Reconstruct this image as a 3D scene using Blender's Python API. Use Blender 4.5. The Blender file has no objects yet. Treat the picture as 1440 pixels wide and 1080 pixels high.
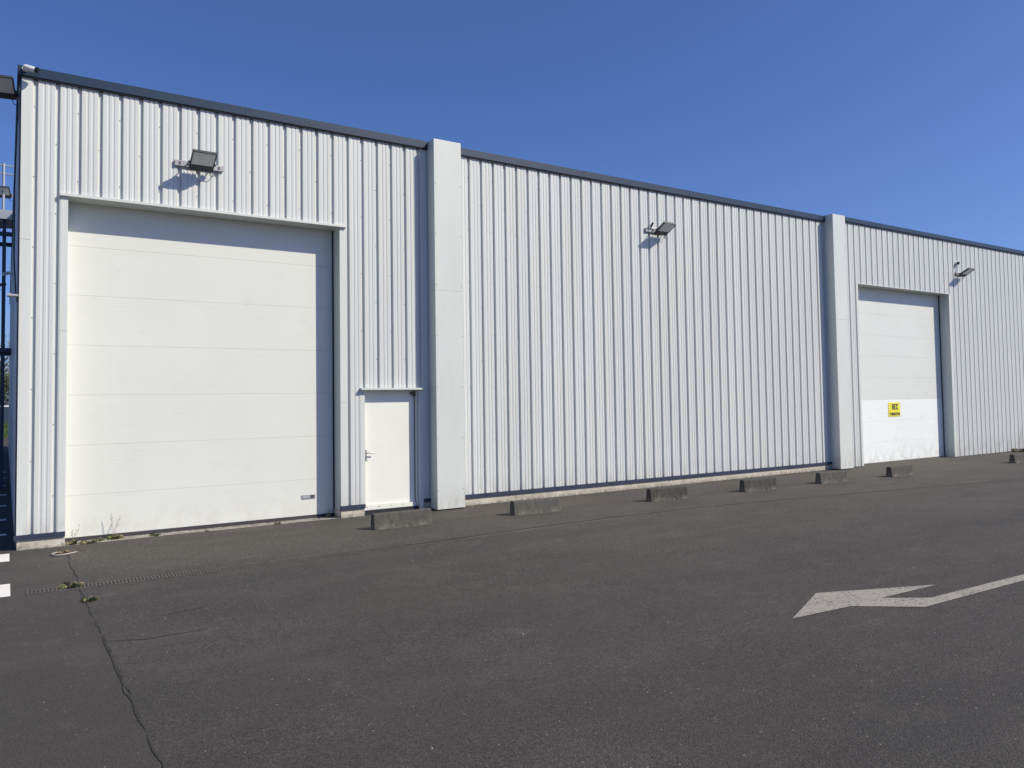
import bpy, bmesh, math, random
from mathutils import Vector, Matrix, noise
R = math.radians
S = bpy.context.scene
C = S.collection

# ------------------------------------------------------------------ camera
PITCH, ROLL, YAW = 0.0427468, -0.0150796, 0.5775084
F_PX, CX, CY = 1093.33, 720.31, 515.90
CAM = Vector((0.0, -12.35225, 1.90128))
fw = Vector((math.sin(YAW)*math.cos(PITCH), math.cos(YAW)*math.cos(PITCH), math.sin(PITCH)))
r0 = Vector((math.cos(YAW), -math.sin(YAW), 0)); u0 = r0.cross(fw)
rt = math.cos(ROLL)*r0 + math.sin(ROLL)*u0
up = -math.sin(ROLL)*r0 + math.cos(ROLL)*u0
cam = bpy.data.cameras.new('camera'); camo = bpy.data.objects.new('camera', cam); C.objects.link(camo)
M3 = Matrix((rt, up, -fw)).transposed()
camo.matrix_world = Matrix.Translation(CAM) @ M3.to_4x4()
cam.sensor_width = 36; cam.sensor_fit = 'HORIZONTAL'
cam.lens = F_PX/1440*36
cam.shift_x = -(CX-720)/1440; cam.shift_y = (CY-540)/1440
cam.clip_end = 3000; cam.clip_start = .05
S.camera = camo

# ------------------------------------------------------------------ sky, sun, exposure
TO_SUN = Vector((.97, -1, 1.2)).normalized()
EL = math.asin(TO_SUN.z)
w = bpy.data.worlds.new('World'); S.world = w; w.use_nodes = True
nt = w.node_tree; bg = nt.nodes['Background']
sky = nt.nodes.new('ShaderNodeTexSky'); sky.sky_type = 'NISHITA'; sky.sun_disc = False
sky.sun_elevation = EL; sky.sun_rotation = math.atan2(TO_SUN.x, TO_SUN.y)
sky.altitude = 100; sky.air_density = .88; sky.dust_density = 1.1; sky.ozone_density = 10
tint = nt.nodes.new('ShaderNodeMix'); tint.data_type = 'RGBA'; tint.blend_type = 'MULTIPLY'; tint.inputs[0].default_value = 1
tint.inputs[7].default_value = (.98, .93, 1.08, 1)      # the camera's white balance on the blue of the sky
nt.links.new(sky.outputs[0], tint.inputs[6]); nt.links.new(tint.outputs[2], bg.inputs[0]); bg.inputs[1].default_value = .12
sl = bpy.data.lights.new('sun', 'SUN'); so = bpy.data.objects.new('sun', sl); C.objects.link(so)
sl.energy = 5.0; sl.angle = R(.5); sl.color = (1, .92, .765)
so.rotation_euler = (-TO_SUN).to_track_quat('-Z', 'Y').to_euler()
so.location = (10, -20, 20)
S.view_settings.view_transform = 'Standard'; S.view_settings.look = 'None'
S.view_settings.exposure = 0.0; S.view_settings.gamma = 1
S.render.engine = 'CYCLES'

# ------------------------------------------------------------------ materials
class NT:
    def __init__(s, name):
        s.m = bpy.data.materials.new(name); s.m.use_nodes = True
        s.t = s.m.node_tree; s.b = s.t.nodes['Principled BSDF']
        s.co = s.t.nodes.new('ShaderNodeTexCoord').outputs['Object']
    def n(s, k, **kw):
        x = s.t.nodes.new(k)
        for a, b in kw.items():
            if isinstance(b, (int, float, tuple)) and a in x.inputs: x.inputs[a].default_value = b
            else: setattr(x, a, b)
        return x
    def l(s, a, b): s.t.links.new(a, b)
    def map(s, sc=(1, 1, 1), loc=(0, 0, 0)):
        x = s.n('ShaderNodeMapping'); x.inputs['Scale'].default_value = sc; x.inputs['Location'].default_value = loc
        s.l(s.co, x.inputs[0]); return x.outputs[0]
    def noise(s, scale, sc=(1, 1, 1), detail=4, rough=.55, loc=(0, 0, 0)):
        x = s.n('ShaderNodeTexNoise'); x.inputs['Scale'].default_value = scale
        x.inputs['Detail'].default_value = detail; x.inputs['Roughness'].default_value = rough
        s.l(s.map(sc, loc), x.inputs['Vector']); return x.outputs['Fac']
    def ramp(s, f, a, b, ca=0., cb=1.):
        x = s.n('ShaderNodeMapRange'); x.inputs[1].default_value = a; x.inputs[2].default_value = b
        x.inputs[3].default_value = ca; x.inputs[4].default_value = cb; x.clamp = True
        s.l(f, x.inputs[0]); return x.outputs[0]
    def mix(s, f, a, b, mode='MIX'):
        x = s.n('ShaderNodeMix', data_type='RGBA', blend_type=mode)
        if hasattr(f, 'links'): s.l(f, x.inputs[0])
        else: x.inputs[0].default_value = f
        for v, i in ((a, 6), (b, 7)):
            if hasattr(v, 'links'): s.l(v, x.inputs[i])
            else: x.inputs[i].default_value = (*v, 1) if len(v) == 3 else v
        return x.outputs[2]
    def math(s, op, a, b):
        x = s.n('ShaderNodeMath', operation=op)
        for v, i in ((a, 0), (b, 1)):
            if hasattr(v, 'links'): s.l(v, x.inputs[i])
            else: x.inputs[i].default_value = v
        return x.outputs[0]
    def sep(s):
        x = s.n('ShaderNodeSeparateXYZ'); s.l(s.co, x.inputs[0]); return x.outputs
    def col(s, c): s.l(c, s.b.inputs['Base Color']); return s
    def bump(s, h, st=.3, d=.01):
        x = s.n('ShaderNodeBump'); x.inputs['Strength'].default_value = st; x.inputs['Distance'].default_value = d
        s.l(h, x.inputs['Height']); s.l(x.outputs[0], s.b.inputs['Normal']); return s
    def rough(s, r, metal=0, spec=.5):
        if hasattr(r, 'links'): s.l(r, s.b.inputs['Roughness'])
        else: s.b.inputs['Roughness'].default_value = r
        s.b.inputs['Metallic'].default_value = metal
        s.b.inputs['Specular IOR Level'].default_value = spec
        return s

def simple(name, c, rough=.5, metal=0, var=.12, scale=6, sc=(1, 1, 1), bump=0, spec=.5):
    k = NT(name); f = k.noise(scale, sc)
    k.col(k.mix(k.ramp(f, .3, .7), tuple(x*(1-var) for x in c), tuple(min(1, x*(1+var)) for x in c)))
    k.rough(rough, metal, spec)
    if bump: k.bump(f, bump, .005)
    return k.m

def make_clad():
    k = NT('white_steel_cladding')
    a = k.noise(1.3, (1, 1, .12), 3); b = k.noise(9, (1, 1, .25), 4)
    c = k.mix(k.ramp(a, .3, .7), (.585, .603, .585), (.638, .655, .635))
    c = k.mix(k.ramp(b, .62, .8, 0, .25), c, (.50, .50, .50))
    z = k.sep()[2]; low = k.ramp(z, .1, 1.0, .22, 0)
    c = k.mix(k.math('MULTIPLY', k.ramp(z, .15, .6, .5, 0), k.ramp(k.noise(7, (1, 1, .35), 5, .7), .42, .62)), c, (.38, .355, .31))
    c = k.mix(k.ramp(k.noise(5, (1, 1, .035), 3, .6, (2, 0, 1)), .60, .75, 0, .22), c, (.44, .43, .41))
    k.col(c).rough(.42, 0, .4); k.bump(k.noise(2.2, (1, 1, .5), 2), .12, .02); return k.m
M_CLAD = make_clad()

def make_flash():
    k = NT('white_flashing')
    a = k.noise(1.1, (1, 1, .3), 3)
    c = k.mix(k.ramp(a, .3, .7), (.60, .625, .585), (.66, .685, .645))
    c = k.mix(k.ramp(k.noise(14, (1, 1, .08), 3), .6, .8, 0, .25), c, (.50, .50, .48))
    z = k.sep()[2]
    c = k.mix(k.math('MULTIPLY', k.ramp(z, .0, .5, .6, 0), k.ramp(k.noise(7, (1, 1, .4), 5, .7), .42, .62)), c, (.36, .34, .30))
    k.col(c).rough(.4, 0, .4); k.bump(k.noise(1.5, (1, 1, .4), 2), .15, .03); return k.m
M_FLASH = make_flash()

def make_door(name, base, dirt):
    k = NT(name)
    a = k.noise(.9, (1, 1, 1), 3)
    c = k.mix(k.ramp(a, .3, .7), tuple(x*.965 for x in base), base)
    st = k.noise(3.0, (.35, 1, 26), 3, .6)
    c = k.mix(k.ramp(st, .53, .70, 0, .24*dirt), c, (.48, .48, .45))
    sm = k.noise(2.2, (1, 1, 1.6), 5, .7, (3, 0, 7))
    c = k.mix(k.ramp(sm, .60, .74, 0, .28*dirt), c, (.40, .40, .37))
    z = k.sep()[2]
    c = k.mix(k.math('MULTIPLY', k.ramp(z, .0, .55, .45*dirt, 0), k.ramp(k.noise(6, (1, 1, .6), 5), .45, .6)), c, (.42, .38, .31))
    k.col(c).rough(.45, 0, .4)
    h = k.math('ADD', k.noise(2.2, (.5, 1, 45), 3, .6), k.math('MULTIPLY', k.noise(1, (.6, 1, 1), 2), .6))
    k.bump(h, .38, .004); return k.m
M_DOOR = make_door('door_panel_white', (.71, .72, .665), .45)
M_DOOR2 = make_door('door_panel_weathered', (.69, .71, .67), 1.0)
M_DOOR3 = make_door('door_panel_bright', (.83, .86, .83), .9)
M_PED = simple('personnel_door_white', (.78, .785, .71), .42, var=.03, scale=2)
M_TRIM = simple('slate_blue_trim', (.013, .032, .062), .38, var=.15, scale=3, sc=(.3, 1, 1))
M_DTRIM = simple('dark_navy_trim', (.028, .04, .07), .45, var=.2, scale=6)
M_RUB_AND_SHADE = simple('black_rubber_and_shade', (.016, .018, .024), .7)
M_SEAL = simple('grey_bottom_seal', (.042, .039, .045), .7)
M_SCREW = simple('screw_steel', (.09, .09, .10), .5, .3)
M_GALV = simple('galvanised_steel', (.42, .43, .44), .42, .55, scale=30)
M_LGREY = simple('light_grey_bracket', (.38, .38, .40), .5)
M_LAMPB = simple('lamp_body_anthracite', (.035, .04, .05), .5)
M_LENS = simple('lamp_glass', (.70, .71, .69), .18, var=.05, scale=3)
M_WPL = simple('white_plastic', (.72, .72, .72), .35, var=.04)
M_BLK = simple('black_plastic', (.012, .013, .016), .3)
M_CHROME = simple('brushed_handle_metal', (.42, .42, .42), .35, .8)
M_YEL = simple('yellow_sign', (.80, .72, .06), .5, var=.06)
M_INK = simple('black_lettering', (.03, .03, .02), .6)
M_NAVY = simple('navy_paint', (.03, .05, .09), .5)
M_ROOF = simple('roof_membrane', (.25, .26, .27), .8)
M_DEBRIS = simple('bleached_plastic', (.34, .32, .29), .6)

def make_plinth():
    k = NT('plinth_concrete')
    c = k.mix(k.ramp(k.noise(2.5, (1, 1, 2), 5, .65), .3, .7), (.40, .36, .29), (.62, .57, .48))
    c = k.mix(k.ramp(k.noise(9, (1, 1, 1), 6, .7), .52, .7, 0, .7), c, (.20, .18, .14))
    z = k.sep()[2]; c = k.mix(k.math('MULTIPLY', k.ramp(z, .0, .07, .8, 0), k.ramp(k.noise(12, (1, 1, 1), 4), .35, .6)), c, (.13, .12, .10))
    k.col(c).rough(.9, 0, .3); k.bump(k.noise(60, (1, 1, 1), 5, .7), .5, .006); return k.m
M_PLINTH = make_plinth()

def make_block():
    k = NT('weathered_block_concrete')
    oi = k.n('ShaderNodeObjectInfo').outputs['Random']
    c = k.mix(k.ramp(k.noise(9, (1, 1, .5), 6, .7), .35, .65), (.050, .048, .042), (.092, .088, .078))
    c = k.mix(k.ramp(oi, 0, 1, 0, .35), c, (.17, .165, .145))
    c = k.mix(k.ramp(k.noise(9, (1, 1, .25), 4, .6, (5, 0, 0)), .52, .70, 0, .55), c, (.045, .043, .037))
    c = k.mix(k.ramp(k.noise(40, (1, 1, 1), 5, .8), .58, .72, 0, .6), c, (.25, .24, .21))
    z = k.sep()[2]
    c = k.mix(k.math('MULTIPLY', k.ramp(z, .0, .10, .65, 0), k.ramp(k.noise(11, (1, 1, 1), 4), .4, .62)), c, (.24, .23, .20))
    k.col(c).rough(.95, 0, .2); k.bump(k.noise(70, (1, 1, 1), 6, .75), .9, .008); return k.m
M_BLOCK = make_block()

def make_asphalt():
    k = NT('weathered_asphalt')
    X, Y, Z = k.sep()
    big = k.noise(.33, (.6, 1, 1), 4, .6)
    c = k.mix(k.ramp(big, .32, .68), (.052, .049, .0455), (.070, .0655, .0605))
    # dusty, paler strip beside the building, brown drift
    warm = k.noise(.22, (1, 1, 1), 3, .5, (9, 4, 0))
    c = k.mix(k.ramp(warm, .45, .62, 0, .55), c, (.075, .064, .060))
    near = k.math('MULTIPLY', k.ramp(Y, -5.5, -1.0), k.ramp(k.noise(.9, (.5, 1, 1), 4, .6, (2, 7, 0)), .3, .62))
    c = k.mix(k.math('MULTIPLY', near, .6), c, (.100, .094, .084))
    right = k.math('MULTIPLY', k.ramp(X, 4, 18), k.ramp(k.noise(.5, (.3, 1, 1), 3), .25, .6))  # paler towards far right: grazing reflection painted into the asphalt colour
    c = k.mix(k.math('MULTIPLY', right, .45), c, (.092, .086, .080))
    # darker wheel-worn bands running along the building
    band = k.noise(.8, (.10, 1.0, 1), 4, .6, (1.5, 3.3, 0))
    c = k.mix(k.ramp(band, .50, .68, 0, .6), c, (.044, .043, .043))
    band2 = k.noise(2.2, (.12, 1, 1), 4, .6, (8, 1, 0))
    c = k.mix(k.ramp(band2, .55, .75, 0, .35), c, (.095, .089, .082))
    # rusty-brown run-off stain near the first column
    vd = k.n('ShaderNodeVectorMath', operation='DISTANCE'); vd.inputs[1].default_value = (7.6, -.55, 0)
    k.l(k.co, vd.inputs[0])
    st = k.math('MULTIPLY', k.ramp(vd.outputs['Value'], .15, 1.1, 1, 0), k.ramp(k.noise(3.5, (1, 1, 1), 5, .7), .42, .6))
    c = k.mix(k.math('MULTIPLY', st, .45), c, (.085, .060, .048))
    # blotches, scuffs
    bl = k.noise(2.6, (1, 1, 1), 6, .68, (4, 4, 0))
    c = k.mix(k.ramp(bl, .56, .70, 0, .45), c, (.115, .108, .098))
    c = k.mix(k.ramp(k.noise(4.5, (1, 1, 1), 5, .7), .60, .72, 0, .5), c, (.045, .044, .044))
    # aggregate
    v = k.n('ShaderNodeTexVoronoi'); v.inputs['Scale'].default_value = 85; k.l(k.co, v.inputs['Vector'])
    sp = k.n('ShaderNodeSeparateColor'); k.l(v.outputs['Color'], sp.inputs[0])
    g = k.noise(46, (1, 1, 1), 3, .75)
    worn = k.ramp(k.noise(.7, (1, 1, 1), 3, .6, (0, 9, 0)), .3, .62, .45, 1)
    # old smooth paving left of the long joint shows less stone
    worn = k.math('MULTIPLY', worn, k.ramp(X, .66, .72, .5, 1))
    br = k.ramp(sp.outputs[0], 0, 1, .45, 1.68)
    br = k.math('MULTIPLY', br, k.ramp(g, .3, .7, .66, 1.32))
    cb = k.n('ShaderNodeCombineColor'); [k.l(br, cb.inputs[i]) for i in range(3)]
    c = k.mix(worn, c, k.mix(1., c, cb.outputs[0], 'MULTIPLY'))
    pit = k.ramp(k.noise(30, (1, 1, 1), 4, .8, (7, 7, 0)), .36, .47, .75, 0)
    c = k.mix(k.math('MULTIPLY', pit, worn), c, (.020, .019, .018))
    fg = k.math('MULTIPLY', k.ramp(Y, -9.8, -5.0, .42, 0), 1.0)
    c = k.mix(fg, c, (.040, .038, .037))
    mot = k.noise(1.5, (.7, 1, 1), 5, .65, (1, 2, 0))
    c = k.mix(k.ramp(mot, .40, .60, .16, 0), c, (.045, .042, .040)); c = k.mix(k.ramp(mot, .5, .68, 0, .16), c, (.115, .108, .10))
    # dried drips, scuffs from tyres, faint drag marks
    vo = k.n('ShaderNodeTexVoronoi'); vo.inputs['Scale'].default_value = 1.3; k.l(k.map((1, 1, 1), (3, 1, 0)), vo.inputs['Vector'])
    so_ = k.n('ShaderNodeSeparateColor'); k.l(vo.outputs['Color'], so_.inputs[0])
    drip = k.math('MULTIPLY', k.ramp(vo.outputs['Distance'], .03, .11, 1, 0), k.ramp(so_.outputs[0], .55, .6))
    c = k.mix(k.math('MULTIPLY', drip, .5), c, (.030, .028, .026))
    dm = k.noise(5, (.08, 1.6, 1), 4, .7, (3, 5, 0))
    c = k.mix(k.ramp(dm, .63, .72, 0, .40), c, (.125, .118, .108))
    # sparse pale chips
    v2 = k.n('ShaderNodeTexVoronoi'); v2.inputs['Scale'].default_value = 21; k.l(k.co, v2.inputs['Vector'])
    s2 = k.n('ShaderNodeSeparateColor'); k.l(v2.outputs['Color'], s2.inputs[0])
    chip = k.math('MULTIPLY', k.ramp(s2.outputs[1], .90, .93), k.ramp(v2.outputs['Distance'], .12, .20, 1, 0))
    c = k.mix(k.math('MULTIPLY', chip, .45), c, (.30, .29, .27))
    # the strip of older paving
    c = k.mix(k.ramp(X, .67, .71, .22, 0), c, (.056, .052, .045))
    c = k.mix(1., c, (.92, .905, .865), 'MULTIPLY')
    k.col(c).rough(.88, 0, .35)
    h = k.math('ADD', k.math('MULTIPLY', v.outputs['Distance'], -1.2), k.math('MULTIPLY', g, 1.0))
    k.bump(h, .5, .008); return k.m
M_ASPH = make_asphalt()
M_CRACK = simple('crack_dirt', (.030, .028, .024), .95, var=.5, scale=30)
M_JOINT2 = simple('drain_edge_cement', (.085, .080, .072), .9, var=.5, scale=5)
M_GRATE = simple('cast_grate', (.085, .080, .072), .8, var=.3, scale=9)
M_JOINT = simple('joint_sealant', (.036, .034, .033), .9, var=.35, scale=12)

def make_paint(name, c0, wear):
    k = NT(name)
    v = k.noise(34, (1, 1, 1), 4, .8); n = k.noise(3, (1, 1, 1), 5, .7)
    f = k.math('ADD', k.math('MULTIPLY', v, .65), k.math('MULTIPLY', n, .35))
    c = k.mix(k.ramp(n, .3, .7), tuple(x*.85 for x in c0), c0)
    c = k.mix(k.ramp(f, wear, wear+.07), c, (.12, .115, .11))
    k.col(c).rough(.85, 0, .3); k.bump(v, .5, .004); return k.m
M_ARROW = make_paint('worn_arrow_paint', (.34, .32, .28), .505)
M_WHITE = make_paint('fresh_white_paint', (.80, .77, .72), .60)

def make_apron():
    k = NT('apron_concrete')
    c = k.mix(k.ramp(k.noise(3, (1, 1, 1), 6, .7), .35, .65), (.20, .19, .165), (.36, .34, .30))
    c = k.mix(k.ramp(k.noise(8, (1, 1, 1), 5, .7, (3, 3, 0)), .52, .68, 0, .8), c, (.10, .095, .085))
    k.col(c).rough(.95, 0, .2); k.bump(k.noise(50, (1, 1, 1), 5, .7), .5, .006); return k.m
M_APRON = make_apron()
M_LEAF = simple('weed_green', (.10, .14, .045), .7, var=.4, scale=25)
M_DRY = simple('dry_stalk', (.26, .21, .13), .8, var=.3, scale=25)
M_GRASS = simple('grass_field', (.07, .10, .035), .9, var=.35, scale=.8)
M_TREEG = simple('tree_leaf_green', (.06, .085, .03), .7, var=.5, scale=1.5)
M_TREEB = simple('tree_twig_brown', (.15, .10, .07), .8, var=.4, scale=2)
M_BARK = simple('bark', (.11, .085, .065), .9, var=.3, scale=12)
M_HEDGE = simple('hedge_leaf', (.055, .095, .03), .7, var=.5, scale=3)

# ------------------------------------------------------------------ helpers
class MB:
    def __init__(s): s.v = []; s.f = []; s.mi = []; s.mats = []; s.smooth = []
    def mat(s, m):
        if m not in s.mats: s.mats.append(m)
        return s.mats.index(m)
    def poly(s, vs, fs, m, sm=False):
        o = len(s.v); i = s.mat(m); s.v += [tuple(p) for p in vs]
        for f in fs: s.f.append([o+a for a in f]); s.mi.append(i); s.smooth.append(sm)
    def box(s, x0, x1, y0, y1, z0, z1, m, mx=None, ch=0.):
        vs = [Vector((x, y, z)) for x in (x0, x1) for y in (y0, y1) for z in (z0, z1)]
        fs = [(0, 1, 3, 2), (4, 6, 7, 5), (0, 4, 5, 1), (2, 3, 7, 6), (0, 2, 6, 4), (1, 5, 7, 3)]
        if ch:
            bm = bmesh.new(); bv = [bm.verts.new(p) for p in vs]
            for f in fs: bm.faces.new([bv[a] for a in f])
            bmesh.ops.bevel(bm, geom=bm.edges[:], offset=ch, segments=2, profile=.6, affect='EDGES')
            bm.verts.index_update(); vs = [v.co.copy() for v in bm.verts]; fs = [[v.index for v in f.verts] for f in bm.faces]; bm.free()
        if mx: vs = [mx @ p for p in vs]
        s.poly(vs, fs, m)
    def tube(s, pts, r, m, n=8, cap=True):
        pts = [Vector(p) for p in pts]; rs = r if isinstance(r, (list, tuple)) else [r]*len(pts)
        vs = []; fs = []
        for i, p in enumerate(pts):
            d = (pts[min(i+1, len(pts)-1)]-pts[max(i-1, 0)]).normalized()
            a = d.orthogonal().normalized() if abs(d.z) > .9 else d.cross(Vector((0, 0, 1))).normalized()
            b = d.cross(a)
            for j in range(n):
                t = 2*math.pi*j/n; vs.append(p+(a*math.cos(t)+b*math.sin(t))*rs[i])
        for i in range(len(pts)-1):
            for j in range(n): fs.append((i*n+j, i*n+(j+1) % n, (i+1)*n+(j+1) % n, (i+1)*n+j))
        s.poly(vs, fs, m, True)
        if cap:
            k = len(pts)-1
            s.poly(vs[:n], [tuple(range(n))[::-1]], m); s.poly(vs[k*n:], [tuple(range(n))], m)
    def build(s, name, parent=None, loc=None):
        me = bpy.data.meshes.new(name); me.from_pydata(s.v, [], s.f)
        for m in s.mats: me.materials.append(m)
        me.polygons.foreach_set('material_index', s.mi); me.polygons.foreach_set('use_smooth', s.smooth)
        bm = bmesh.new(); bm.from_mesh(me); bmesh.ops.recalc_face_normals(bm, faces=bm.faces[:]); bm.to_mesh(me); bm.free()
        o = bpy.data.objects.new(name, me); C.objects.link(o)
        if parent: o.parent = parent
        if loc: o.location = loc
        return o
def thing(name, label, cat, loc=(0, 0, 0), rot=(0, 0, 0), group=None):
    o = bpy.data.objects.new(name, None); C.objects.link(o); o.empty_display_size = .2
    o.location = loc; o.rotation_euler = rot; return tag(o, label, cat, group)
def tag(o, label=None, cat=None, group=None, kind=None):
    for k, v in (('label', label), ('category', cat), ('group', group), ('kind', kind)):
        if v: o[k] = v
    return o
def children(o): return [c for c in bpy.data.objects if c.parent == o]
def copy_tree(o, parent=None):
    c = o.copy(); C.objects.link(c)
    if parent: c.parent = parent
    for ch in children(o): copy_tree(ch, c)
    return c
def box_obj(name, parent, *a, **k):
    mb = MB(); mb.box(*a, **k); return mb.build(name, parent)

# ------------------------------------------------------------------ ground
mb = MB(); mb.poly([(-1500, -1500, -.03), (1500, -1500, -.03), (1500, 1500, -.03), (-1500, 1500, -.03)], [(0, 1, 2, 3)], M_GRASS)
tag(mb.build('ground'), kind='structure')
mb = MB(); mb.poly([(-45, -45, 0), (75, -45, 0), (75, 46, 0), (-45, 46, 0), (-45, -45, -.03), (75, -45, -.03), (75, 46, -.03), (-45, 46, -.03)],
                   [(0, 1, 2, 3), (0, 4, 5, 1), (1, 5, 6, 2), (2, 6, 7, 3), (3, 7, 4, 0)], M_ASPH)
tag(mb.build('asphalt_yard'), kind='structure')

random.seed(4)
def ribbon(name, pts, wmin, wmax, z, m, step=.035, wob=.012, wseed=0.):
    mb = MB(); P = []; n = len(pts)
    dense = []
    for i in range(n-1):
        a, b = Vector((*pts[i], 0)), Vector((*pts[i+1], 0)); k = max(1, int((b-a).length/step))
        dense += [a.lerp(b, j/k) for j in range(k)]
    dense.append(Vector((*pts[-1], 0)))
    vs = []; fs = []
    for i, p in enumerate(dense):
        d = (dense[min(i+1, len(dense)-1)]-dense[max(i-1, 0)]).normalized(); s = Vector((-d.y, d.x, 0))
        q = p + s*noise.noise(Vector((i*.11+wseed, 3.3, 0)))*wob*3 + s*random.uniform(-wob, wob)*.4
        ww = wmin+(wmax-wmin)*max(0, min(1, .5+noise.noise(Vector((i*.07+wseed, 9.1, 0)))*1.4))*random.uniform(.6, 1)
        vs += [tuple(q+s*ww/2)[:2]+(z,), tuple(q-s*ww/2)[:2]+(z,)]
    for i in range(len(dense)-1): fs.append((2*i, 2*i+1, 2*i+3, 2*i+2))
    mb.poly(vs, fs, m); return tag(mb.build(name), kind='structure')
ribbon('asphalt_crack', [(.69, -.85), (.67, -1.69), (.683, -2.19), (.68, -2.74)], .002, .022, .004, M_CRACK)
ribbon('asphalt_crack', [(.672, -2.96), (.67, -3.5), (.68, -4.1), (.685, -4.6), (.689, -5.37), (.694, -6.0), (.709, -6.57), (.696, -6.92), (.704, -7.5), (.712, -7.85), (.70, -9.4), (.71, -11), (.70, -16)], .002, .022, .004, M_CRACK, step=.022, wob=.007, wseed=5)
ribbon('asphalt_crack', [(.72, -5.0), (.70, -5.6), (.72, -6.2), (.69, -6.7)], .0, .03, .0045, M_CRACK, step=.03, wob=.015, wseed=31)
ribbon('asphalt_crack', [(.71, -4.55), (1.1, -4.62), (1.6, -4.55)], .0, .025, .0035, M_JOINT, wseed=9)
ribbon('asphalt_crack', [(.71, -5.2), (1.0, -5.33), (1.45, -5.3)], .0, .03, .0035, M_JOINT, wseed=19)

# painted arrow and bay lines
def sheet(name, pts, z, m):
    mb = MB(); mb.poly([(x, y, z) for x, y in pts], [tuple(range(len(pts)))], m)
    return tag(mb.build(name), kind='structure')
mb = MB()
A = [(5.648, -8.007), (6.553, -7.59), (7.79, -8.084), (6.874, -8.059), (7.251, -8.32), (6.895, -8.461), (6.389, -8.06)]
mb.poly([(x, y, .004) for x, y in A], [(0, 1, 3, 6), (1, 2, 3), (6, 3, 4, 5)], M_ARROW)
mb.poly([(7.251, -8.32, .004), (6.895, -8.461, .004), (8.679, -8.50, .004), (11.4, -8.56, .004), (11.4, -8.42, .004), (8.942, -8.372, .004)], [(0, 1, 2, 5), (5, 2, 3, 4)], M_ARROW)
tag(mb.build('painted_arrow'), kind='structure')
for y0, y1 in ((-.80, -.20), (-2.93, -2.27)):
    sheet('painted_line', [(-5, y0), (.06, y0), (.06, y1), (-5, y1)], .004, M_WHITE)
for y in (1.65, 3.5, 5.75, 8.0, 10.4, 12.8, 15.2):
    sheet('painted_line', [(-5, y-.1), (.03, y-.1), (.03, y+.1), (-5, y+.1)], .004, M_WHITE)
# concrete aprons under the big doors
sheet('concrete_apron', [(.70, -.03), (2.2, .03), (4.644, .0), (4.644, .31), (.70, .31)], .004, M_APRON)

# drainage channel
dr = thing('drain_channel', 'long narrow slotted drain channel with pale edges set in the asphalt', 'drain')
DP = [(.20, -2.86), (1.0, -2.90), (3.6, -2.90), (4.6, -2.87)]
g = MB(); ed = MB(); bs = MB()
def alongpath(P, step):
    for i in range(len(P)-1):
        a, b = Vector((*P[i], 0)), Vector((*P[i+1], 0)); L = (b-a).length; k = int(L/step)
        for j in range(k): yield a.lerp(b, j/k), (b-a)/L
n_ = 0
for p, d in alongpath(DP, .036):
    s = Vector((-d.y, d.x, 0)); n_ += 1
    if random.random() < .015: continue
    a = p+d*.019
    vs = [p+s*.080, p-s*.080, a-s*.080, a+s*.080]; vs = [q+s*.0 for q in vs]
    g.poly([(v.x, v.y, .0075) for v in vs]+[(v.x, v.y, .003) for v in vs], [(0, 1, 2, 3), (0, 4, 5, 1), (1, 5, 6, 2), (2, 6, 7, 3), (3, 7, 4, 0)], M_GRATE)
for i in range(len(DP)-1):
    a, b = Vector((*DP[i], 0)), Vector((*DP[i+1], 0)); d = (b-a).normalized(); s = Vector((-d.y, d.x, 0))
    for o0, o1 in ((.081, .094), (-.094, -.081)):
        vs = [a+s*o0, b+s*o0, b+s*o1, a+s*o1]
        ed.poly([(v.x, v.y, .0065) for v in vs]+[(v.x, v.y, .001) for v in vs], [(0, 1, 2, 3), (0, 4, 5, 1), (1, 5, 6, 2), (2, 6, 7, 3), (3, 7, 4, 0)], M_JOINT2)
    vs = [a+s*.0805, b+s*.0805, b-s*.0805, a-s*.0805]
    bs.poly([(v.x, v.y, .0025) for v in vs], [(0, 1, 2, 3)], M_CRACK)
g.build('grate', dr); ed.build('edge_rail', dr)
ribbon('asphalt_joint', [(4.6, -2.86), (6.7, -2.73), (8.2, -2.72), (10.3, -2.80), (12.5, -3.07), (14.9, -3.46), (17.5, -3.90), (21, -4.5)], .02, .075, .003, M_CRACK, step=.06, wob=.006, wseed=40)
ribbon('asphalt_joint', [(4.6, -2.96), (6.7, -2.81), (8.2, -2.80), (10.3, -2.87)], .0, .022, .0035, M_APRON, step=.06, wob=.006, wseed=47)
ribbon('asphalt_joint', [(.2, -2.99), (2.2, -3.02), (4.6, -2.98)], .0, .012, .0035, M_JOINT2, step=.05, wob=.006, wseed=57)
bs.build('channel_bed', dr)

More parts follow.
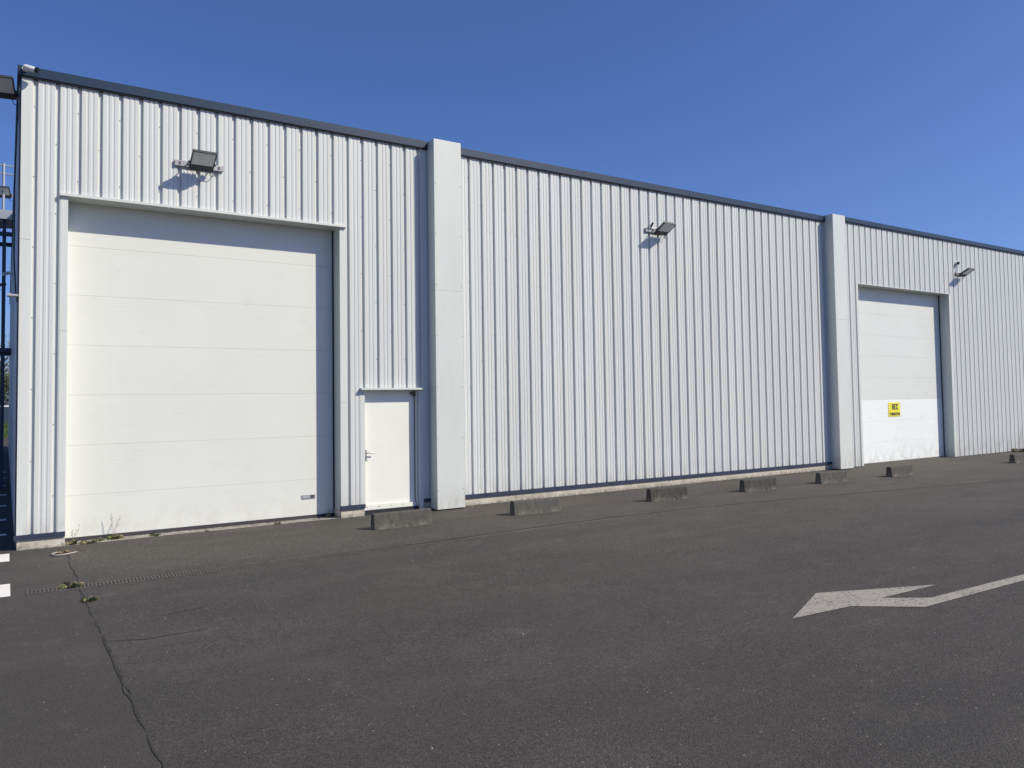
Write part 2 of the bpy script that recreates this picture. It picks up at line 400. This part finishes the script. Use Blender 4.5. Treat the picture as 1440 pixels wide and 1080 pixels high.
# ------------------------------------------------------------------ warehouse
W = thing('warehouse', 'long white ribbed metal warehouse with slate blue eaves and two large doors', 'warehouse')
PITCH_R = .264; DEP = .034
BR = [(0, 0), (.052, 0), (.060, .005), (.078, .005), (.086, 0), (.118, 0), (.126, .005), (.144, .005), (.152, 0), (.198, 0), (.215, DEP), (.255, DEP)]
def profile(a, b, f):
    pts = []
    k = math.floor((a-f)/PITCH_R)-1; raw = []
    while f+k*PITCH_R < b+PITCH_R:
        for x, y in BR: raw.append((f+k*PITCH_R+x, y))
        k += 1
    def at(x):
        for (x0, y0), (x1, y1) in zip(raw, raw[1:]):
            if x0 <= x <= x1: return y0+(y1-y0)*(x-x0)/(x1-x0)
        return 0
    return [(a, at(a))]+[p for p in raw if a < p[0] < b]+[(b, at(b))]
def clad(a, b, z0, z1, f, mb, ph=0):
    P = profile(a, b, f); vs = []; n = len(P)
    for z in (z0, z1): vs += [(x, y, z) for x, y in P]
    mb.poly(vs, [(i, i+1, n+i+1, n+i) for i in range(n-1)], M_CLAD)
    # folded bottom edge gives the sheet its thickness
    vs = [(x, y, z0) for x, y in P]+[(x, .0345, z0) for x, y in P]
    mb.poly(vs, [(i, i+1, n+i+1, n+i) for i in range(n-1)], M_CLAD)
    # screws in the valleys, alternate ribs on alternate rows
    k = math.floor((a-f)/PITCH_R)-1
    while f+k*PITCH_R < b:
        sx = f+k*PITCH_R+.2185
        if a+.01 < sx < b-.01 and sx < 32:
            z = (.20 if (k+ph) % 2 else .69)
            while z < z1-.1:
                if z > z0+.02:
                    c = [(sx+.0075*math.cos(t*math.pi/3), z+.0075*math.sin(t*math.pi/3)) for t in range(6)]
                    mb.poly([(x, DEP-.007, q) for x, q in c]+[(x, DEP, q) for x, q in c],
                            [(0, 1, 2, 3, 4, 5)]+[(i, (i+1) % 6, 6+(i+1) % 6, 6+i) for i in range(6)], M_SCREW)
                z += .9725
        k += 1
F1 = .332; F2 = 7.165-.25; F3 = 18.83-.25
ZT = 6.445; ZT3 = 6.545; XE = 48.
for a, b, z0, z1, f, ph in ((.252, .606, .200, ZT, F1, 0), (.606, 4.77, 4.872, ZT, F1, 0), (4.77, 4.985, .200, ZT, F1, 0), (4.985, 6.16, 2.145, ZT, F1, 0),
                            (6.16, 6.285, .200, ZT, F1, 0), (6.835, 17.79, .200, ZT, F2, 1), (18.31, 19.105, .012, ZT3, F3, 0),
                            (19.105, 23.87, 4.905, ZT3, F3, 0), (23.87, XE, .012, ZT3, F3, 0)):
    c = MB(); clad(a, b, z0, z1, f, c, ph); c.build('wall_cladding', W)
# front wall behind the sheets (its edges form the reveals)
for x0, x1, z0, z1 in ((.140, .70, .0, 6.40), (4.644, 5.07, 0, 6.40), (6.085, 19.19, 0, 6.40), (.70, 4.644, 4.825, 6.40), (5.07, 6.085, 2.105, 6.40),
                       (19.19, 23.794, 4.89, 6.40), (23.794, XE, 0, 6.40)):
    box_obj('front_wall', W, x0, x1, .0355, .305, z0, z1, M_FLASH)
# flat flashings round the openings and on the corner
for z0, z1 in ((.200, 4.18), (4.184, ZT)): box_obj('corner_flashing', W, .134, .252, -.006, .0345, z0, z1, M_FLASH)
for x0, x1, z0, z1 in ((.607, .70, .200, 2.95), (.607, .70, 2.953, 4.825), (4.644, 4.769, .200, 1.9), (4.644, 4.769, 1.903, 4.825),
                       (4.987, 5.07, .200, 2.105), (6.085, 6.158, .0, 2.105), (19.107, 19.19, .01, 4.89), (23.794, 23.868, .01, 4.89)):
    box_obj('jamb_flashing', W, x0, x1, -.004, .0350, z0, z1, M_FLASH)
dp = MB()   # drip flashings above the openings
dp.box(.597, 4.752, -.045, .0345, 4.828, 4.868, M_FLASH, ch=.003)
dp.build('drip_flashing', W); dp = MB(); dp.box(19.10, 23.872, -.010, .0345, 4.892, 4.902, M_FLASH)
dp.build('drip_flashing', W)
dp = MB(); dp.box(4.985, 6.17, -.080, .0345, 2.108, 2.141, M_FLASH, ch=.003); dp.build('drip_flashing', W)
# plinth and base trim
for x0, x1 in ((.14, .697), (4.647, 5.06), (6.17, 12.055), (12.066, 17.79)): box_obj('plinth', W, x0, x1, .004, .0345, 0, .150, M_PLINTH)
box_obj('plinth', W, 4.632, 4.6435, .036, .300, 0, .14, M_PLINTH)
for x0, x1 in ((.105, .70), (4.644, 5.068), (6.162, 6.283), (6.838, 17.79)): box_obj('base_trim', W, x0, x1, -.022, .033, .134, .199, M_DTRIM)
# eaves
for x0, x1, z0, z1 in ((.10, 6.278, 6.424, 6.554), (6.842, 17.782, 6.424, 6.554)):
    ev = MB(); ev.box(x0, x1, -.045, .06, z0, z1, M_TRIM)
    x = x0+3.0
    while x < x1-.4: ev.box(x, x+.008, -.0475, -.0455, z0+.003, z1-.003, M_TRIM); x += 3.0
    ev.build('eaves_trim', W); box_obj('eaves_shade_strip', W, x0+.002, x1-.002, -.032, .03, 6.404, 6.4235, M_RUB_AND_SHADE)  # near-black strip added to paint the shade line under the trim
ev = MB(); ev.box(18.318, XE, -.045, .06, 6.528, 6.642, M_TRIM)
ev.build('eaves_trim', W); box_obj('eaves_shade_strip', W, 18.32, XE-.002, -.032, .03, 6.506, 6.5275, M_RUB_AND_SHADE)  # same added strip, dark colour standing in for shade below the trim
box_obj('cap_piece', W, 18.34, 18.62, -.05, .07, 6.6425, 6.658, M_WPL)
# columns (projecting box pilasters)
for x0, x1, zt in ((6.288, 6.838, 6.545), (17.787, 18.314, 6.575)):
    p = MB(); p.box(x0, x1, -.268, .20, .022, 3.848, M_FLASH, ch=.004); p.box(x0+.0012, x1-.0012, -.2665, .20, 3.851, zt, M_FLASH, ch=.004)
    zz = .35
    while zz < zt:
        for xx in (x0+.025, x1-.025): p.box(xx-.006, xx+.006, -.2705, -.2682, zz-.006, zz+.006, M_SCREW)
        zz += .9
    p.box(x0+.03, x1-.03, -.235, .19, 0.0, .021, M_RUB_AND_SHADE)
    p.build('column_casing', W)
# body
box_obj('side_wall', W, XE-.2, XE, .31, 27.79, 0, 6.4, M_FLASH); box_obj('rear_wall', W, .16, XE, 27.8, 28, 0, 6.4, M_FLASH)
sw = MB(); P = profile(.31, 27.9, .1); n = len(P)
sw.poly([(.139-y*0-.0+ (.0 if y else -.028)+y, x, z) for z in (.2, 6.42) for x, y in P], [(i, i+1, n+i+1, n+i) for i in range(n-1)], M_CLAD)
sw.build('wall_cladding', W)
box_obj('side_wall', W, .14, .30, .306, 27.8, 0, 6.3, M_FLASH); box_obj('side_trim', W, .118, .1395, .036, .32, .2, 6.4, M_DTRIM); box_obj('plinth', W, .125, .139, .33, 27.8, 0, .19, M_PLINTH)
rf = MB(); rf.box(.3, XE-.2, .31, 27.8, 6.05, 6.2, M_ROOF); rf.build('roof', W); box_obj('eaves_trim', W, .085, .160, -.044, 28, 6.4215, 6.552, M_TRIM)

# sectional doors
def sect_door(x0, x1, seams, mats, y, top, seal_m, seal_h):
    d = MB(); d.box(x0-.12, x1+.12, y+.006, y+.05, seams[0]+.003, top+.05, M_RUB_AND_SHADE)
    d = d.build('sectional_door', W)
    for i, (a, b) in enumerate(zip(seams, seams[1:])):
        q = MB(); q.box(x0-.1, x1+.1, y, y+.045, a+.0008, b-.0008, mats[i], ch=.0018); q.build('door_panel', d)
    s = MB(); s.box(x0+.004, x1-.022, y-.004, y+.03, .006, seals_z(seal_h, seams), seal_m); s.build('bottom_seal', d)
    s = MB(); s.box(x1-.020, x1-.001, y-.022, y-.001, .01, top-.002, M_RUB_AND_SHADE); s.build('side_seal', d)
    return d
def seals_z(h, s): return s[0]-.001
d1 = sect_door(.70, 4.644, [.058, .646, 1.353, 2.066, 2.78, 3.495, 4.202, 4.92], [M_DOOR]*7, .31, 4.825, M_SEAL, .04)
h = MB(); h.box(4.085, 4.315, .300, .309, .328, .395, M_GALV, ch=.003); h.box(4.105, 4.215, .297, .2995, .345, .378, M_LGREY)
h.box(4.235, 4.295, .297, .2995, .340, .385, M_SCREW)
h.build('pull_handle', d1)
d2 = sect_door(19.19, 23.794, [.022, .566, 1.165, 1.757, 2.382, 2.98, 3.56, 4.16, 4.95], [M_DOOR3]*3+[M_DOOR2]*5, .31, 4.89, M_APRON, .02)

# personnel door
pd = MB(); pd.box(5.045, 6.035, .10, .145, .155, 2.13, M_PED, ch=.003); pd = pd.build('personnel_door', W)
k = MB(); k.box(5.0715, 6.03, .058, .0995, .082, .152, M_PED, ch=.003)
for x in (5.12, 5.34, 5.56, 5.78, 5.98): k.box(x-.008, x+.008, .0545, .0578, .125, .138, M_SCREW)
k.build('kick_strip', pd)
k = MB(); k.box(5.0715, 6.084, .050, .30, .002, .081, M_RUB_AND_SHADE); k.build('sill', pd)
k = MB(); k.box(6.043, 6.084, .045, .16, .082, 2.104, M_FLASH); k.box(6.036, 6.0425, .09, .15, .155, 2.10, M_RUB_AND_SHADE); k.build('frame', pd)
k = MB(); k.box(5.955, 6.03, .055, .0995, 2.03, 2.075, M_BLK, ch=.004); k.box(6.00, 6.04, .04, .07, 2.0, 2.04, M_BLK); k.build('door_closer', pd)
k = MB(); k.box(5.100, 5.138, .088, .0995, .93, 1.10, M_CHROME, ch=.004)
k.tube([(5.12, .095, 1.045), (5.12, .045, 1.045), (5.16, .04, 1.045), (5.265, .042, 1.04)], .010, M_CHROME)
k.tube([(5.12, .09, .975), (5.12, .055, .975)], .014, M_CHROME); k.box(5.12, 5.20, .045, .052, .965, .982, M_CHROME)
k.build('handle', pd)

# yellow sign on the far door
sg = thing('sign', 'small square yellow sign with black lettering on the far weathered roller door', 'sign', (21.215, .31, 1.47))
k = MB(); k.box(-.295, .295, -.009, -.001, -.20, .20, M_YEL, ch=.002); k.build('sign_plate', sg)
def text(body, w, hgt, cx, cz, parent, m):
    cu = bpy.data.curves.new('lettering', 'FONT'); cu.body = body; cu.extrude = .001; cu.offset = .03
    o = bpy.data.objects.new('tmp', cu); C.objects.link(o); bpy.context.view_layer.update()
    me = bpy.data.meshes.new_from_object(o.evaluated_get(bpy.context.evaluated_depsgraph_get()))
    bpy.data.objects.remove(o)
    xs = [v.co.x for v in me.vertices]; ys = [v.co.y for v in me.vertices]
    a, b, c, d = min(xs), max(xs), min(ys), max(ys)
    for v in me.vertices:
        x, y, z = v.co
        v.co = (cx+((x-a)/(b-a)-.5)*w, -.0115-z, cz+((y-c)/(d-c)-.5)*hgt)
    me.materials.clear(); me.materials.append(m)
    t = bpy.data.objects.new('lettering', me); C.objects.link(t); t.parent = parent; return t
def glyph(rects, x, z, w, h, lab):
    k = MB()
    for a, b, c, d in rects: k.box(x+a*w, x+b*w, -.0125, -.0092, z+c*h, z+d*h, M_INK)
    k.build('lettering', sg)
glyph([(0, .34, 0, 1), (.66, 1, 0, 1), (.34, .66, .82, 1), (.34, .66, .36, .54)], -.115, -.003, .085, .16, 'A')
glyph([(0, .36, 0, 1), (.36, 1, .82, 1), (.36, .85, .42, .58), (.36, 1, 0, .18)], -.010, -.003, .078, .16, 'E')
glyph([(0, .34, 0, 1), (.34, 1, .82, 1), (.34, 1, 0, .18), (.66, 1, .66, .82), (.66, 1, .18, .34)], .088, -.003, .085, .16, 'C')
text('FORMATION', .50, .085, .02, -.125, sg, M_INK)

# ------------------------------------------------------------------ floodlights
def make_flood(name, label, loc, rz, b0, b1, tilt=R(29.4), arm=True):
    t = thing(name, label, 'floodlight', loc, (0, 0, rz), 'floodlights fixed to the warehouse walls')
    k = MB(); k.box(b0, b1, -.032, .0, -.042, .042, M_LGREY, ch=.003)
    for x in (b0+.07, b1-.07): k.box(x-.012, x+.012, -.038, -.0325, -.02, .02, M_SCREW)
    k.build('mounting_bar', t)
    # head: local u runs outward from the wall and upward
    M = Matrix.Translation((0, -.085, -.085)) @ Matrix.Rotation(-tilt, 4, 'X')
    # in head space: +(-y) outward, z up, underside at z=0
    hd = MB(); hd.box(-.172, .172, -.368, 0, .004, .040, M_LAMPB, M, ch=.006)
    for i in range(7): hd.box(-.13+.043*i-.004, -.13+.043*i+.004, -.26, -.02, .040, .058, M_LAMPB, M)
    fr = [(-.172, -.158), (.158, .172)]
    for a, b in fr: hd.box(a, b, -.368, 0, -.006, .0035, M_LAMPB, M)
    hd.box(-.158, .158, -.368, -.352, -.006, .0035, M_LAMPB, M); hd.box(-.158, .158, -.095, 0, -.012, .0035, M_LAMPB, M)
    hd = hd.build('lamp_housing', t)
    g = MB(); g.box(-.157, .157, -.351, -.096, -.001, .0035, M_LENS, M); g.build('lens', hd)
    for s in (-1, 1):
        y = MB(); e = M @ Vector((s*.186, -.12, .02))
        y.tube([(s*.15, -.036, -.005), (s*.186, -.05, -.005), tuple(e)], .009, M_LAMPB, 6)
        y.tube([tuple(e+Vector((s*.008, 0, 0))), tuple(e-Vector((s*.02, 0, 0)))], .02, M_LAMPB, 8)
        y.build('yoke_arm', t)
    c = MB(); a = M @ Vector((.12, -.01, -.01))
    c.tube([tuple(a), (.135, -.07, -.135), (.17, -.05, -.155), (.20, -.03, -.12), (.215, -.012, -.06)], .005, M_BLK, 6); c.build('cable', t)
    return t
make_flood('floodlight', 'large grey floodlight on a bar above the nearest big door', (2.43, -.006, 5.525), 0, -.355, .345)
make_flood('floodlight', 'grey floodlight high on the ribbed wall between the two white columns', (11.88, -.006, 5.53), 0, -.365, .12)
make_flood('floodlight', 'small far floodlight right of the far big door below a white sensor', (24.40, -.006, 5.55), 0, -.20, .12)
# side-wall lamps seen past the near corner
fa = make_flood('floodlight', 'floodlight jutting past the near corner under the eaves at the left frame edge', (-.08, .36, 6.25), R(-8), -.2, .24)
fb = make_flood('floodlight', 'second floodlight down the side wall beyond the near corner', (-.10, 9.95, 7.05), R(-8), -.2, .24)
fc = make_flood('floodlight', 'third small dark floodlight lower on the side wall by the stair tower', (-.18, 11.2, 6.5), R(-60), -.2, .32)
fd = make_flood('floodlight', 'lowest dark floodlight far along the side wall beyond the near corner', (-.18, 12.6, 5.2), R(-60), -.2, .32)

# sensors and cameras
s = thing('motion_sensor', 'white round motion sensor on a short stem above the far floodlight', 'sensor', (24.27, 0, 5.58))
k = MB(); k.tube([(0, -.03, 0), (0, -.035, .24)], .016, M_WPL); k.box(-.03, .03, -.045, 0.0, -.03, .03, M_WPL, ch=.004); k.build('stem', s)
k = MB(); k.tube([(.03, -.02, .29), (.02, -.05, .29), (-.01, -.08, .285)], [.05, .058, .045], M_WPL, 12); k.build('sensor_head', s)
k = MB(); k.tube([(-.012, -.083, .285), (-.03, -.10, .28)], [.045, .03], M_BLK, 12); k.build('sensor_lens', s)
s = thing('junction_box', 'tiny pale junction box left of the middle floodlight', 'junction box', (11.69, 0, 5.60))
k = MB(); k.box(-.045, .045, -.06, 0, -.04, .05, M_WPL, ch=.005); k.build('box_body', s)
k = MB(); k.tube([(-.03, -.05, .0), (-.05, -.10, .05), (-.045, -.13, .07)], [.02, .028, .02], M_LAMPB, 8); k.build('sensor_eye', s)
s = thing('security_camera', 'white bullet camera with dark front on the eaves at the near corner', 'camera', (.17, -.047, 6.50))
k = MB(); k.tube([(0, 0, -.0), (0, -.04, 0)], .035, M_WPL, 12); k.tube([(0, -.04, 0), (.01, -.07, -.01)], .014, M_WPL); k.build('mount', s)
k = MB(); k.tube([(-.02, -.08, .002), (.0, -.09, .0), (.115, -.115, -.022)], [.022, .040, .038], M_WPL, 14); k.build('camera_body', s)
k = MB(); k.tube([(.1155, -.115, -.022), (.155, -.123, -.030)], [.041, .041], M_BLK, 14); k.build('camera_hood', s)
s = thing('security_camera', 'small white camera on an arm halfway down the side wall', 'camera', (.11, 9.0, 5.0))
k = MB(); k.tube([(0, 0, 0), (-.10, -.02, 0)], .014, M_WPL); k.build('mount', s)
k = MB(); k.tube([(-.08, -.02, .02), (-.20, -.10, -.03)], .04, M_WPL, 10); k.build('camera_body', s)
s = thing('wall_sensor', 'short grey tube sensor sticking out from the near corner', 'sensor', (.134, .02, 3.41))
k = MB(); k.tube([(0, 0, 0), (-.09, 0, 0)], .018, M_LGREY); k.tube([(-.09, 0, -.0), (-.135, 0, 0)], [.03, .026], M_LGREY, 10); k.build('sensor_body', s)
k = MB(); k.tube([(-.02, 0, -.018), (-.02, 0, -.09)], .012, M_BLK, 6); k.build('cable_gland', s)
cb = MB(); cb.tube([(.128, .5, 6.3), (.09, .6, 5.9), (.07, .62, 5.0), (.075, .6, 4.0), (.10, .5, 3.5)], .010, M_BLK, 6)
tag(cb.build('hanging_cable'), 'black cable hanging down the side wall behind the near corner', 'cable')

# steel access tower on the side
T = thing('stair_tower', 'steel roof access tower with navy posts and grey guardrail beside the side wall', 'stair tower', (-.7, 9.7, 0))
for x in (-.62, .59):
    for y in (0, 1.3):
        k = MB(); k.box(x, x+.075, y, y+.075, 0, 6.47, M_NAVY); k.build('post', T)
for z in (3.22, 6.0):
    box_obj('beam', T, -.62, .80, -.062, -.001, z, z+.1, M_NAVY); box_obj('beam', T, -.62, .80, 1.376, 1.43, z, z+.1, M_NAVY)
k = MB(); k.box(-.64, .80, -.08, 1.45, 6.475, 6.53, M_GALV); k.box(-.64, .8, -.10, -.081, 6.40, 6.62, M_GALV); k.build('platform', T)
k = MB()
for x in (-.62, .60): k.tube([(x, -.04, 6.53), (x, -.04, 7.75)], .03, M_GALV)
for z in (7.5, 7.70): k.tube([(-.62, -.04, z), (.84, -.04, z)], .018, M_GALV)
k.build('guardrail', T)
k = MB()
for i in range(22): k.box(-.45, .45, .1+.0, .22, .28*i+.25, .28*i+.28, M_GALV)
for x in (-.47, .45): k.box(x, x+.02, .08, .24, 0, 6.45, M_GALV)
k.build('ladder', T)

# ------------------------------------------------------------------ concrete wheel stops
def make_block_obj(label, loc, rz, sx, seed):
    rnd = random.Random(seed); bm = bmesh.new()
    prof = [(-.082, 0), (-.076, .05), (-.068, .12), (-.061, .18), (-.056, .215), (-.047, .231), (-.02, .235), (.02, .235), (.047, .231), (.056, .215), (.066, .15), (.075, .05), (.082, 0)]
    N = 40; L = .95*sx; rows = []
    for i in range(N+1):
        t = i/N; x = t*L; e = 1
        if i in (0, N): e = .94
        elif i in (1, N-1): x = (.014 if i == 1 else L-.014)
        row = []
        for y, z in prof:
            q = Vector((x*3+seed*7, y*14, z*14)); d = noise.noise(q*1.6)*.003+noise.noise(q*5)*.002
            yy = y*e*(1+d*4)+.085; zz = z*(1-(1-e)*.25)+(d*.8 if z > .01 else 0)
            if z > .2: zz -= max(0, noise.noise(Vector((x*9+seed, 2, y*4)))-.3)*.02
            row.append(bm.verts.new((x+(d if 1 < i < N-1 else 0), yy, zz)))
        rows.append(row)
    for a, b in zip(rows, rows[1:]):
        for j in range(len(prof)-1): bm.faces.new((a[j], a[j+1], b[j+1], b[j]))
    bm.faces.new(rows[0]); bm.faces.new(rows[-1][::-1])
    bmesh.ops.recalc_face_normals(bm, faces=bm.faces[:])
    me = bpy.data.meshes.new('parking_block'); bm.to_mesh(me); bm.free(); me.materials.append(M_BLOCK)
    o = bpy.data.objects.new('parking_block', me); C.objects.link(o); o.location = loc; o.rotation_euler = (0, 0, rz)
    return tag(o, label, 'parking block', 'low concrete parking blocks along the wall')
BL = [((4.614, -1.47), (5.574, -1.459), 'mossy dark concrete parking block lying in front of the white personnel door'),
      ((7.03, -1.578), (7.966, -1.60), 'grey concrete parking block just right of the nearest column'),
      ((9.92, -1.725), (10.78, -1.81), 'third concrete parking block from the left below the ribbed wall'),
      ((12.35, -1.818), (13.24, -1.90), 'fourth concrete parking block from the left by the plinth joint'),
      ((14.70, -1.887), (15.60, -1.93), 'concrete parking block hiding the foot of the far column'),
      ((17.07, -2.066), (17.98, -2.05), 'concrete parking block below the far door with the yellow sign'),
      ((22.75, -2.13), (23.65, -2.15), 'pale concrete parking block cut by the right edge of the photo')]
for i, (a, b, lab) in enumerate(BL):
    d = Vector((b[0]-a[0], b[1]-a[1])); make_block_obj(lab, (a[0], a[1], 0), math.atan2(d.y, d.x), d.length/.95, i+1)

# ------------------------------------------------------------------ weeds and debris
def weed(name, label, loc, nl, r, hgt, stalks=0, sh=.3, m=M_LEAF, seed=1):
    rnd = random.Random(seed); t = thing(name, label, 'weed', loc, (0, 0, 0), 'weeds growing from joints in the paving')
    k = MB(); nl = int(nl*.75); r *= .72; hgt *= .8
    for i in range(nl):
        a = rnd.uniform(0, 6.283); L = r*rnd.uniform(.4, 1); z = hgt*rnd.uniform(.2, 1); w_ = rnd.uniform(.003, .008)
        d = Vector((math.cos(a), math.sin(a), 0)); s = Vector((-d.y, d.x, 0)); o = d*rnd.uniform(0, r*.5)
        p1 = o+d*L*.5+Vector((0, 0, z)); p2 = o+d*L+Vector((0, 0, z*rnd.uniform(.1, .8)))
        k.poly([o, p1+s*w_, p2, p1-s*w_], [(0, 1, 2), (0, 2, 3)], M_DRY if rnd.random() < .42 else m)
    k.build('leaves', t)
    if stalks:
        k = MB()
        for i in range(stalks):
            a = rnd.uniform(-.2, .5); b = rnd.uniform(-r*.6, r*.6); H = sh*rnd.uniform(.7, 1)
            P = [(b, 0, 0), (b+a*H*.3, .01, H*.5), (b+a*H*.75, .0, H)]
            k.tube(P, [.0022, .0016, .001], M_DRY, 4)
            for j in range(7):
                z = H*(.5+.07*j); q = Vector((b+a*H*.75*(z/H), 0, z)); e = rnd.uniform(-.02, .02)
                k.poly([q, q+Vector((e, .004, .018)), q+Vector((e*.4, -.004, .022))], [(0, 1, 2)], M_DRY)
        k.build('stalks', t)
    return t
weed('weed', 'low green weed growing from the end of the drain channel', (.60, -2.86, 0), 90, .13, .07, seed=2)
weed('weed', 'small green weed in the crack just in front of the drain channel', (.70, -3.62, 0), 70, .10, .06, seed=3)
weed('weed', 'dry weed tuft at the foot of the near door jamb', (.79, .06, 0), 70, .10, .08, 3, .28, seed=4)
weed('weed', 'flat weed patch under the left end of the nearest big door', (1.12, .16, 0), 60, .11, .05, seed=5)
weed('weed', 'weed patch with two tall dry stalks against the nearest big door', (1.33, .20, 0), 90, .14, .07, 4, .42, seed=6)
weed('weed', 'sparse pale weeds at the apron edge between the two tall dry stalks and the jamb', (.98, .05, 0), 80, .16, .05, seed=14)
weed('weed', 'dark low weed on the apron right of the tall dry stalks', (1.85, .10, 0), 80, .10, .05, seed=7)
weed('weed', 'small weed sprig midway along the apron of the nearest big door', (3.62, .06, 0), 50, .07, .05, seed=8)
weed('weed', 'tiny sprig on the apron edge left of the middle of the nearest big door', (2.55, .03, 0), 24, .045, .03, seed=9)
weed('weed', 'wilted pale tuft in the right corner of the nearest big door', (4.50, .22, 0), 30, .06, .10, 2, .14, M_DRY, seed=10)
weed('weed', 'dry stalks rising by the last parking block at the far wall', (27.2, -.25, 0), 60, .25, .15, 6, .8, seed=11)
k = MB()
P = [(.50, -.78), (.475, -.70), (.50, -.60), (.56, -.53), (.60, -.54)]
P2 = [(.50, -.78), (.56, -.82), (.66, -.80), (.78, -.74), (.84, -.68), (.80, -.66)]
k.tube([(.64+(x-.64)*.78, -.68+(y+.68)*.8, .013) for x, y in P[::-1]+P2[1:]], .010, M_DEBRIS, 6)
tag(k.build('plastic_strip'), 'curved pale strip lying on the asphalt by the near door jamb', 'debris')
weed('weed', 'dry weed inside the curved pale strip by the near door jamb', (.65, -.62, 0), 70, .11, .06, 2, .2, M_DRY, seed=12)

# loose grit on the yard
rnd = random.Random(11); k = MB()
for i in range(900):
    if i < 600: x, y = rnd.uniform(-1, 12), rnd.uniform(-9.5, -.3)
    else: x, y = rnd.uniform(.8, 18), -abs(rnd.gauss(0, .5))-.05
    if -.3 < y+.0 and x > 6.2 and x < 6.9: continue
    s_ = rnd.uniform(.002, .007)*(1 if rnd.random() < .96 else 1.8)
    vs = [Vector((x, y, 0))+Vector((math.cos(a)*s_*rnd.uniform(.7, 1.2), math.sin(a)*s_*rnd.uniform(.7, 1.2), .0)) for a in (0, 1.57, 3.14, 4.71)]
    k.poly(vs+[Vector((x, y, s_*1.1))], [(0, 1, 4), (1, 2, 4), (2, 3, 4), (3, 0, 4)], M_APRON if rnd.random() < .6 else M_BLOCK)
tag(k.build('grit'), 'loose pale grit and small stones scattered over the asphalt', 'grit', kind='stuff')

rnd = random.Random(21); k = MB()
for i in range(420):
    x = rnd.choice((rnd.uniform(.2, 6.2), rnd.uniform(6.9, 17.7), rnd.uniform(6.9, 19))); y = -abs(rnd.gauss(0, .10))-.01
    if .7 < x < 4.6: y += .28
    if 6.2 < x < 6.95: continue
    a = rnd.uniform(0, 3.14); L = rnd.uniform(.008, .028); d = Vector((math.cos(a), math.sin(a), 0)); q = Vector((-d.y, d.x, 0)); p = Vector((x, y, .006))
    k.poly([p-d*L, p+q*L*.4+Vector((0, 0, .006)), p+d*L, p-q*L*.4+Vector((0, 0, .004))], [(0, 1, 2, 3)], rnd.choice((M_DRY, M_DRY, M_BARK, M_LEAF)))
tag(k.build('leaf_litter'), 'dry leaf bits and dirt gathered along the foot of the wall', 'leaf litter', kind='stuff')

# ------------------------------------------------------------------ far background seen past the corner
def tree(label, loc, H, Rr, m, seed, nleaf=2600, bare=False):
    rnd = random.Random(seed); t = thing('tree', label, 'tree', loc, (0, 0, rnd.uniform(0, 6)), 'trees beyond the back of the yard')
    k = MB(); k.tube([(0, 0, -.05), (.05, 0, H*.3), (0, .08, H*.6), (.1, 0, H*.93)], [.17, .13, .08, .02], M_BARK)
    ends = []
    for i in range(26 if bare else 14):
        a = rnd.uniform(0, 6.28); z0 = H*rnd.uniform(.22, .75); L = Rr*rnd.uniform(.6, 1.05)*(1.1-z0/H*.6)
        e = Vector((math.cos(a)*L, math.sin(a)*L, z0+L*rnd.uniform(.4, 1.0)))
        k.tube([(0, 0, z0), tuple(e*.5+Vector((0, 0, z0*.5-.1))), tuple(e)], [.05, .03, .008], M_BARK, 5); ends.append(e)
    k.build('trunk', t)
    k = MB()
    cl = ends+[Vector((rnd.gauss(0, Rr*.4), rnd.gauss(0, Rr*.4), H*rnd.uniform(.45, .98))) for _ in range(22)]
    for i in range(nleaf):
        c = rnd.choice(cl); s_ = rnd.uniform(.03, .07)
        p = c+Vector((rnd.gauss(0, .38), rnd.gauss(0, .38), rnd.gauss(0, .32)))
        n = Vector((rnd.uniform(-1, 1), rnd.uniform(-1, 1), rnd.uniform(-.4, 1))).normalized(); u = n.orthogonal().normalized()*s_*(3 if bare else 1.3); v = n.cross(u).normalized()*s_*(.25 if bare else 1)
        k.poly([p-u, p+v, p+u, p-v], [(0, 1, 2, 3)], m)
    k.build('crown', t); return t
tree('brown bare-twigged tree showing just left of the near corner', (-.3, 58, 0), 7.2, 2.4, M_TREEB, 1, 5000, True)
tree('dense green tree below the brown tree left of the near corner', (.6, 52, 0), 4.3, 1.9, M_TREEG, 2, 4000)
tree('tall brown tree further left beyond the yard', (-7, 60, 0), 8.5, 3, M_TREEB, 3, 3000, True)
tree('round green tree at the far left beyond the yard', (-13, 57, 0), 7, 3, M_TREEG, 4, 3500)
tree('green tree behind the rear of the warehouse', (5, 60, 0), 8, 3, M_TREEG, 5, 3000)
rnd = random.Random(5); k = MB(); k.box(-20, 8, 47.6, 48.2, 0, .85, M_HEDGE)
for i in range(9000):
    p = Vector((rnd.uniform(-20, 8), 47.9+rnd.gauss(0, .25), rnd.uniform(0, 1.08))); s_ = .05
    n = Vector((rnd.uniform(-1, 1), rnd.uniform(-1, .3), rnd.uniform(-.2, 1))).normalized(); u = n.orthogonal().normalized()*s_; v = n.cross(u)
    k.poly([p-u, p+v, p+u, p-v], [(0, 1, 2, 3)], M_HEDGE)
tag(k.build('hedge'), 'low green hedge along the far edge of the yard', 'hedge')
f = thing('fence', 'dark panel fence with pale capping behind the low hedge', 'fence', (-6, 50, 0))
for i in range(8):
    k = MB(); k.box(-14+i*3.5, -14+i*3.5+3.38, 0, .06, .05, 1.95, M_NAVY); k.build('fence_panel', f)
    k = MB(); k.box(-14+i*3.5-.11, -14+i*3.5-.01, -.03, .09, 0, 2.1, M_GALV); k.build('post', f)
k = MB(); k.box(-14, 14, -.03, .09, 1.96, 2.06, M_WPL); k.build('capping', f)
